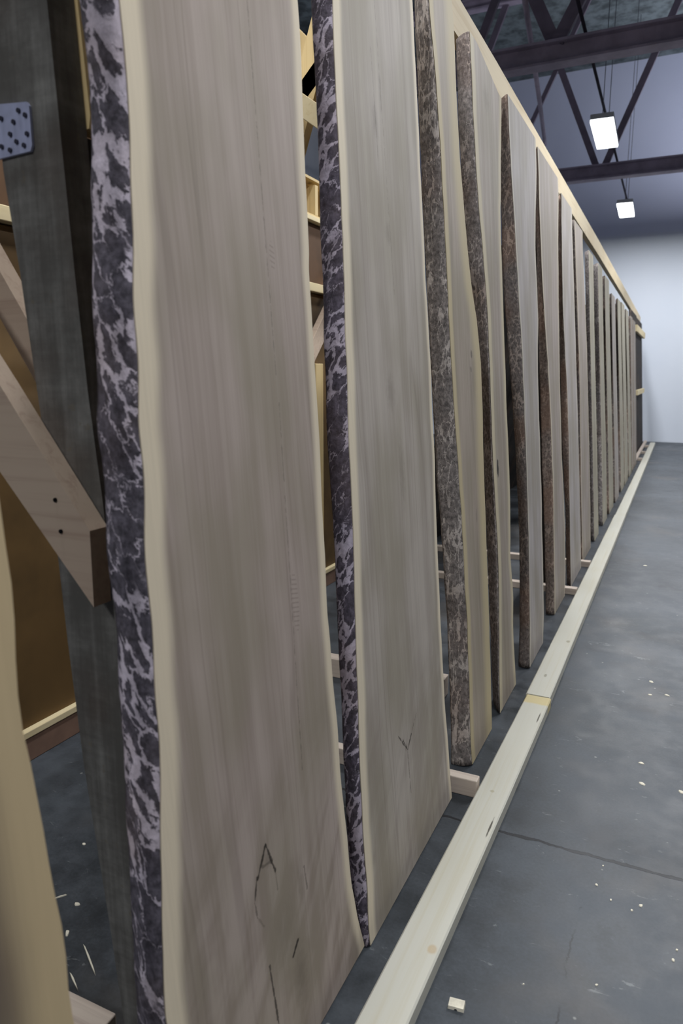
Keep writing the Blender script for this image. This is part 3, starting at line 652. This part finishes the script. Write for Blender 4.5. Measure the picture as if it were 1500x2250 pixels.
# ------------------------------------------------------------------ rack frames behind the slabs
def nail(parent, p, r, mat, name, axis='Y'):
    bm = bmesh.new()
    bmesh.ops.create_cone(bm, cap_ends=True, segments=10, radius1=r, radius2=r, depth=0.004)
    if axis == 'Y': bmesh.ops.rotate(bm, matrix=Matrix.Rotation(math.pi / 2, 3, 'X'), verts=bm.verts)
    bmesh.ops.translate(bm, vec=p, verts=bm.verts)
    return link_obj(name, mesh_from(bm, name), parent, mat)

f1 = thing('rack_frame', 'dark weathered rack post with a metal plate and pine braces, left of the widest slab', 'rack frame', (-0.9, 0.864, 0), group='frames of the slab rack')
def F(pts): return [(x + 0.9, z) for x, z in pts]
bm = bmesh.new()
prism_xz(bm, F([(-0.842, 0.0), (-0.850, 0.107), (-0.870, 0.324), (-0.903, 0.615), (-0.920, 0.851), (-0.937, 1.187), (-0.962, 1.46), (-0.980, 1.61), (-1.02, 2.5), (-0.905, 2.5), (-0.865, 1.83), (-0.847, 1.453), (-0.836, 1.269), (-0.820, 1.097), (-0.795, 0.70), (-0.745, 0.0)]), -0.019, 0.035)
link_obj('post', mesh_from(bm, 'post'), f1, MAT_old)
# dark filler added behind the post, standing in for its shaded side
bm = bmesh.new(); prism_xz(bm, F([(-0.838, 0.0), (-0.915, 0.85), (-0.975, 1.66), (-0.86, 1.66), (-0.82, 1.10), (-0.745, 0.0)]), 0.0365, 0.085)
link_obj('backing_plank', mesh_from(bm, 'backing_plank'), f1, MAT_old2)
bm = bmesh.new()
prism_xz(bm, F([(-0.812, 1.064), (-0.985, 1.290), (-1.75, 2.26), (-1.75, 2.12), (-1.003, 1.150), (-0.814, 0.940)]), -0.059, -0.021)
br = link_obj('brace', mesh_from(bm, 'brace'), f1, MAT_pineX); br['label'] = 'pale pinkish pine brace'
for (x, z) in ((-0.879, 1.108), (-0.872, 1.058)): nail(br, (x + 0.9, -0.0595, z), 0.0035, MAT_hole, 'nail_hole')
bm = bmesh.new()
prism_xz(bm, F([(-0.845, 1.02), (-1.065, 1.385), (-1.75, 2.40), (-1.75, 2.30), (-1.073, 1.30), (-0.95, 1.10)]), 0.087, 0.125)
link_obj('brace', mesh_from(bm, 'brace'), f1, MAT_pineX)
bm = bmesh.new()
prism_xz(bm, F([(-0.93, 2.35), (-0.895, 2.35), (-0.849, 1.69), (-0.853, 1.672), (-0.90, 1.672)]), 0.036, 0.066)
link_obj('cleat', mesh_from(bm, 'cleat'), f1, MAT_pineZ)
bm = bmesh.new()
prism_xz(bm, F([(-1.005, 1.708), (-0.915, 1.700), (-0.910, 1.694), (-0.910, 1.640), (-0.914, 1.632), (-1.005, 1.628)]), -0.024, -0.0195)
pl = link_obj('metal_plate', mesh_from(bm, 'metal_plate'), f1, MAT_plate); pl['label'] = 'blue grey metal nail plate'
for (x, z) in ((-0.931, 1.690), (-0.918, 1.682), (-0.943, 1.676), (-0.917, 1.656), (-0.940, 1.648), (-0.925, 1.641), (-0.952, 1.660), (-0.968, 1.684), (-0.972, 1.645), (-0.955, 1.638)):
    nail(pl, (x + 0.9, -0.0250, z), 0.0035, MAT_screw, 'screw_head')
bm = bmesh.new(); prism_xz(bm, [(-0.10, 2.50), (-0.02, 2.50), (-0.87, 0.046), (-0.95, 0.046)], 0.087, 0.125)
link_obj('back_leg', mesh_from(bm, 'back_leg'), f1, MAT_old)

f2 = thing('rack_frame', 'pine rack frame seen through the gap between the first two full slabs', 'rack frame', (-0.9, 2.02, 0), group='frames of the slab rack')
bm = bmesh.new(); prism_xz(bm, F([(-0.84, 0.06), (-1.0, 2.5), (-0.87, 2.5), (-0.72, 0.06)]), -0.019, 0.019)
link_obj('post', mesh_from(bm, 'post'), f2, MAT_pineZ)
for (p, q, w, dyy, m) in (((-1.75, 1.49), (-0.86, 2.36), 0.052, 0.04, MAT_pineX), ((-1.75, 2.88), (-0.88, 2.02), 0.085, 0.08, MAT_pineZ), ((-1.75, 2.56), (-0.88, 1.94), 0.055, -0.04, MAT_cream)):
    bm = bmesh.new(); add_beam(bm, (p[0] + 0.9, dyy, p[1]), (q[0] + 0.9, dyy, q[1]), w, 0.038, bev=0.002)
    link_obj('brace', mesh_from(bm, 'brace'), f2, m)
bm = bmesh.new(); prism_xz(bm, [(-0.10, 2.50), (-0.02, 2.50), (-0.87, 0.06), (-0.95, 0.06)], 0.021, 0.059)
link_obj('back_leg', mesh_from(bm, 'back_leg'), f2, MAT_pineZ)

# the other frames, each with a dark post
proto = None
for y, lab in ((4.47, 'rack frame hidden in the shade behind the sixth full slab'), (6.25, 'rack frame in the shade behind the ninth full slab'), (8.33, 'rack frame in the shade behind the slabs below the nearer truss'), (10.4, 'rack frame in the shade behind the last slabs'), (12.8, 'rack frame hidden behind the dark old slabs at the far end')):
    r = thing('rack_frame', lab, 'rack frame', (-0.9, y, 0), group='frames of the slab rack')
    if proto is None:
        bm = bmesh.new(); prism_xz(bm, F([(-0.80, 0.0), (-0.965, 2.24), (-0.835, 2.24), (-0.68, 0.0)]), -0.03, 0.03)
        a = link_obj('post', mesh_from(bm, 'post'), r, MAT_old2)
        proto = (a,)
    else:
        for s in proto:
            k = s.copy(); C.objects.link(k); k.parent = r

# crosspieces of the open far end
for (za, zb, ya, yb, lab) in ((1.98, 2.08, 12.2, 14.7, 'pale cross board high across the dark old slabs at the far end'), (1.00, 1.08, 12.2, 14.3, 'pale cross board halfway up the dark old slabs at the far end')):
    bm = bmesh.new(); add_box(bm, -0.02, 0.02, ya, yb, za, zb, 0.003)
    o = link_obj('cross_board', mesh_from(bm, 'cross_board'), None, MAT_cream); o.location.x = -0.565 - 0.08 * za
    tag(o, lab, 'board', 'cross boards at the far end')

# sleepers on the floor
def sleeper(y, x0, x1, h, d, lab):
    o = box_obj('floor_sleeper', MAT_sleeper, None, x0, x1, -d / 2, d / 2, 0, h, 0.003); o.location.y = y
    return tag(o, lab, 'sleeper', 'pine sleepers under the rack')
sleeper(0.865, -1.85, -0.925, 0.045, 0.07, 'pine sleeper on the floor at the lower left, running under the dark post')
sleeper(2.02, -1.7, -0.480, 0.058, 0.038, 'pine sleeper ending at the floor rail between the second and third full slabs')
sleeper(2.66, -1.7, -0.78, 0.085, 0.06, 'pine sleeper glimpsed low behind the second full slab')
sleeper(4.345, -1.7, -0.478, 0.040, 0.05, 'pine sleeper meeting the floor rail just past the sixth full slab')
sleeper(5.045, -1.7, -0.478, 0.04, 0.05, 'pine sleeper meeting the floor rail between the seventh and eighth full slabs')
for y, lab in ((12.0, 'first pine sleeper in the open far end of the rack'), (13.1, 'middle pine sleeper in the open far end of the rack'), (14.3, 'last pine sleeper, closest to the far wall')):
    sleeper(y, -0.596, -0.478, 0.04, 0.07, lab)
o = long_board('inner_rail', MAT_sleeper, fr(11.5, 14.95, 6), lambda y: -0.585, lambda y: -0.537, lambda y: 0.042, lambda y: 0.075)
tag(o, 'second pale floor rail showing only at the open far end', 'floor rail')

# slabs added behind the rack to darken the gaps in the front row
back0 = None
BACKY = [4.98 + 0.6 * i for i in range(13)]
for i in range(len(BACKY)):
    y = BACKY[i]
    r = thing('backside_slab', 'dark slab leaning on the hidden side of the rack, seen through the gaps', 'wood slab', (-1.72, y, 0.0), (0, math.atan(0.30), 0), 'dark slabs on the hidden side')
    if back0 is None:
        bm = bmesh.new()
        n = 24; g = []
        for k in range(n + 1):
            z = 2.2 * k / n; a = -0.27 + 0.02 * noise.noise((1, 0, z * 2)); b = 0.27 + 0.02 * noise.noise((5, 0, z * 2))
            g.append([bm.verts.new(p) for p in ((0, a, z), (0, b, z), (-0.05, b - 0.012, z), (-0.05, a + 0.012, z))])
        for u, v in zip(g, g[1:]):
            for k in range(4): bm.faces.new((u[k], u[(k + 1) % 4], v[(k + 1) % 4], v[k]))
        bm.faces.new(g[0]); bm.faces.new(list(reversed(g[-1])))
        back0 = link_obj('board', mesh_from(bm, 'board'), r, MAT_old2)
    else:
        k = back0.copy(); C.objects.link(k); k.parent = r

# ------------------------------------------------------------------ plywood cabinet beyond the rack
cb = thing('plywood_cabinet', 'long brown plywood cabinet standing behind the rack, seen through the gaps on the left', 'cabinet', (-2.25, 2.8, 0))
def cbx(name, mat, x0, x1, y0, y1, z0, z1): return box_obj(name, mat, cb, x0 + 2.25, x1 + 2.25, y0 - 2.8, y1 - 2.8, z0, z1, 0.003)
cbx('front_panel', MAT_ply, -1.96, -1.94, 0.7, 4.6, 0.11, 1.76)
cbx('carcass', MAT_plydark, -2.55, -1.965, 0.7, 4.6, 0.09, 2.13)
cbx('kick_board', MAT_kick, -1.95, -1.92, 0.7, 4.6, 0.0, 0.085)
cbx('bottom_edge', MAT_cream, -1.965, -1.915, 0.7, 4.6, 0.087, 0.112)
cbx('shelf_edge', MAT_cream, -1.965, -1.91, 0.7, 4.6, 1.765, 1.812)
cbx('upper_panel', MAT_plydark, -1.96, -1.945, 0.7, 4.6, 1.815, 2.135)
cbx('top_board', MAT_cream, -2.56, -1.91, 0.7, 4.6, 2.14, 2.165)
cbx('stile', MAT_pineZ, -1.938, -1.915, 3.70, 3.80, 0.12, 1.37)
cubby = thing('open_box', 'small open wooden box on top of the cabinet, seen between the first two full slabs', 'box', (-2.2, 3.7, 2.166))
for nm, m, b in (('back', MAT_plydark, (-0.26, -0.24, -0.35, 0.35, 0, 0.19)), ('base', MAT_pineZ, (-0.24, 0.27, -0.35, 0.35, 0, 0.015)), ('side', MAT_pineZ, (-0.24, 0.27, -0.35, -0.332, 0.016, 0.19)), ('side', MAT_pineZ, (-0.24, 0.27, 0.332, 0.35, 0.016, 0.19)), ('divider', MAT_pineZ, (-0.24, 0.27, 0.04, 0.075, 0.016, 0.175)), ('top', MAT_pineZ, (-0.24, 0.27, -0.35, 0.35, 0.191, 0.205))):
    box_obj(nm, m, cubby, *b, bev=0.001)
# offcuts and a leaning board against the cabinet
bm = bmesh.new(); add_beam(bm, (-1.86, 3.40, 1.30), (-1.86, 4.10, 1.98), 0.10, 0.035, (1, 0, 0), 0.002)
bm2 = bm
o = link_obj('cabinet_brace', mesh_from(bm, 'cabinet_brace'), cb, MAT_pineX); o.location = (2.25, -2.8, 0); o['label'] = 'diagonal pale brace'

# ------------------------------------------------------------------ crumbs and chips on the concrete
random.seed(7)
def chip(x, y, a, b, h, rz, label, group='wood chips on the concrete', name='wood_chip'):
    bm = bmesh.new()
    n = 7; lo = []; hi = []
    for k in range(n):
        t = 2 * math.pi * k / n; r = 1 + random.uniform(-0.28, 0.2)
        lo.append(bm.verts.new((a * r * math.cos(t), b * r * math.sin(t), 0.0)))
        hi.append(bm.verts.new((a * 0.85 * r * math.cos(t), b * 0.85 * r * math.sin(t), h * random.uniform(0.7, 1.1))))
    bm.faces.new(list(reversed(lo))); bm.faces.new(hi)
    for k in range(n): bm.faces.new((lo[k], lo[(k + 1) % n], hi[(k + 1) % n], hi[k]))
    o = link_obj(name, mesh_from(bm, name), None, MAT_chip)
    o.location = (x, y, 0.0); o.rotation_euler = (0, 0, rz)
    return tag(o, label, 'wood chip', group)
bm = bmesh.new(); prism_xz(bm, [(-0.017, 0), (-0.004, 0), (-0.002, 0.004), (0.002, 0.004), (0.004, 0), (0.017, 0), (0.016, 0.009), (-0.016, 0.008)], -0.011, 0.011)
o = link_obj('wood_offcut', mesh_from(bm, 'wood_offcut'), None, MAT_chip); o.location = (-0.324, 1.25, 0); o.rotation_euler = (0, 0, 0.10)
tag(o, 'small pale notched offcut on the concrete, right of the floor rail at the bottom', 'wood offcut')
for (x, y, a, lab) in ((-0.208, 1.366, 0.0035, 'tiny chip on the concrete between the notched offcut and the hairline crack'), (-0.064, 1.431, 0.005, 'bright chip on the concrete right of the hairline crack'),
        (0.085, 1.576, 0.0075, 'largest bright chip near the lower right border'), (0.093, 1.611, 0.005, 'bright chip just above the largest chip at the right border'),
        (-0.098, 1.757, 0.006, 'pale chip below the sawn floor joint'), (0.010, 1.727, 0.010, 'round pale fleck below the sawn floor joint'), (-0.059, 1.715, 0.005, 'small chip left of the round pale fleck'),
        (-0.009, 1.700, 0.005, 'small chip just under the round pale fleck'), (-0.09, 1.842, 0.005, 'chip lying right at the sawn floor joint'), (-0.015, 2.313, 0.016, 'whitish fleck on the concrete above the joint, nearer of a pair'),
        (-0.024, 2.446, 0.014, 'whitish fleck on the concrete above the joint, farther of a pair'), (-0.020, 3.176, 0.016, 'pale fleck in mid aisle, farthest of three'), (-0.018, 3.033, 0.012, 'pale fleck in mid aisle, left of the near two'),
        (0.045, 3.059, 0.014, 'pale fleck in mid aisle, right of the near two'), (-0.135, 5.238, 0.02, 'lone pale fleck far up the aisle'), (0.100, 2.316, 0.014, 'pale fleck at the right border above the joint')):
    chip(x, y, a * 0.72, a * 0.55, 0.0022, random.uniform(0, 3), lab)
for (x, y, a, b, rz, lab) in ((-1.424, 1.311, 0.006, 0.004, 0.3, 'bright crumb on the floor behind the rack, farthest from the camera'), (-1.265, 1.129, 0.009, 0.006, 0.2, 'pale crumb on the floor behind the rack, mid way'),
        (-1.322, 1.132, 0.016, 0.0018, 0.9, 'short pale splinter beside the leaning slab at lower left'), (-1.11, 1.012, 0.055, 0.0022, -0.55, 'long pale splinter on the floor behind the rack'),
        (-1.216, 1.049, 0.010, 0.005, 2.2, 'pale crumb at the head of the long splinter'), (-1.10, 0.955, 0.030, 0.0022, -0.5, 'thin pale splinter nearest to the sleeper at lower left')):
    chip(x, y, a, b, 0.003, rz, lab, 'splinters behind the rack', 'wood_splinter' if a > 0.014 else 'wood_chip')
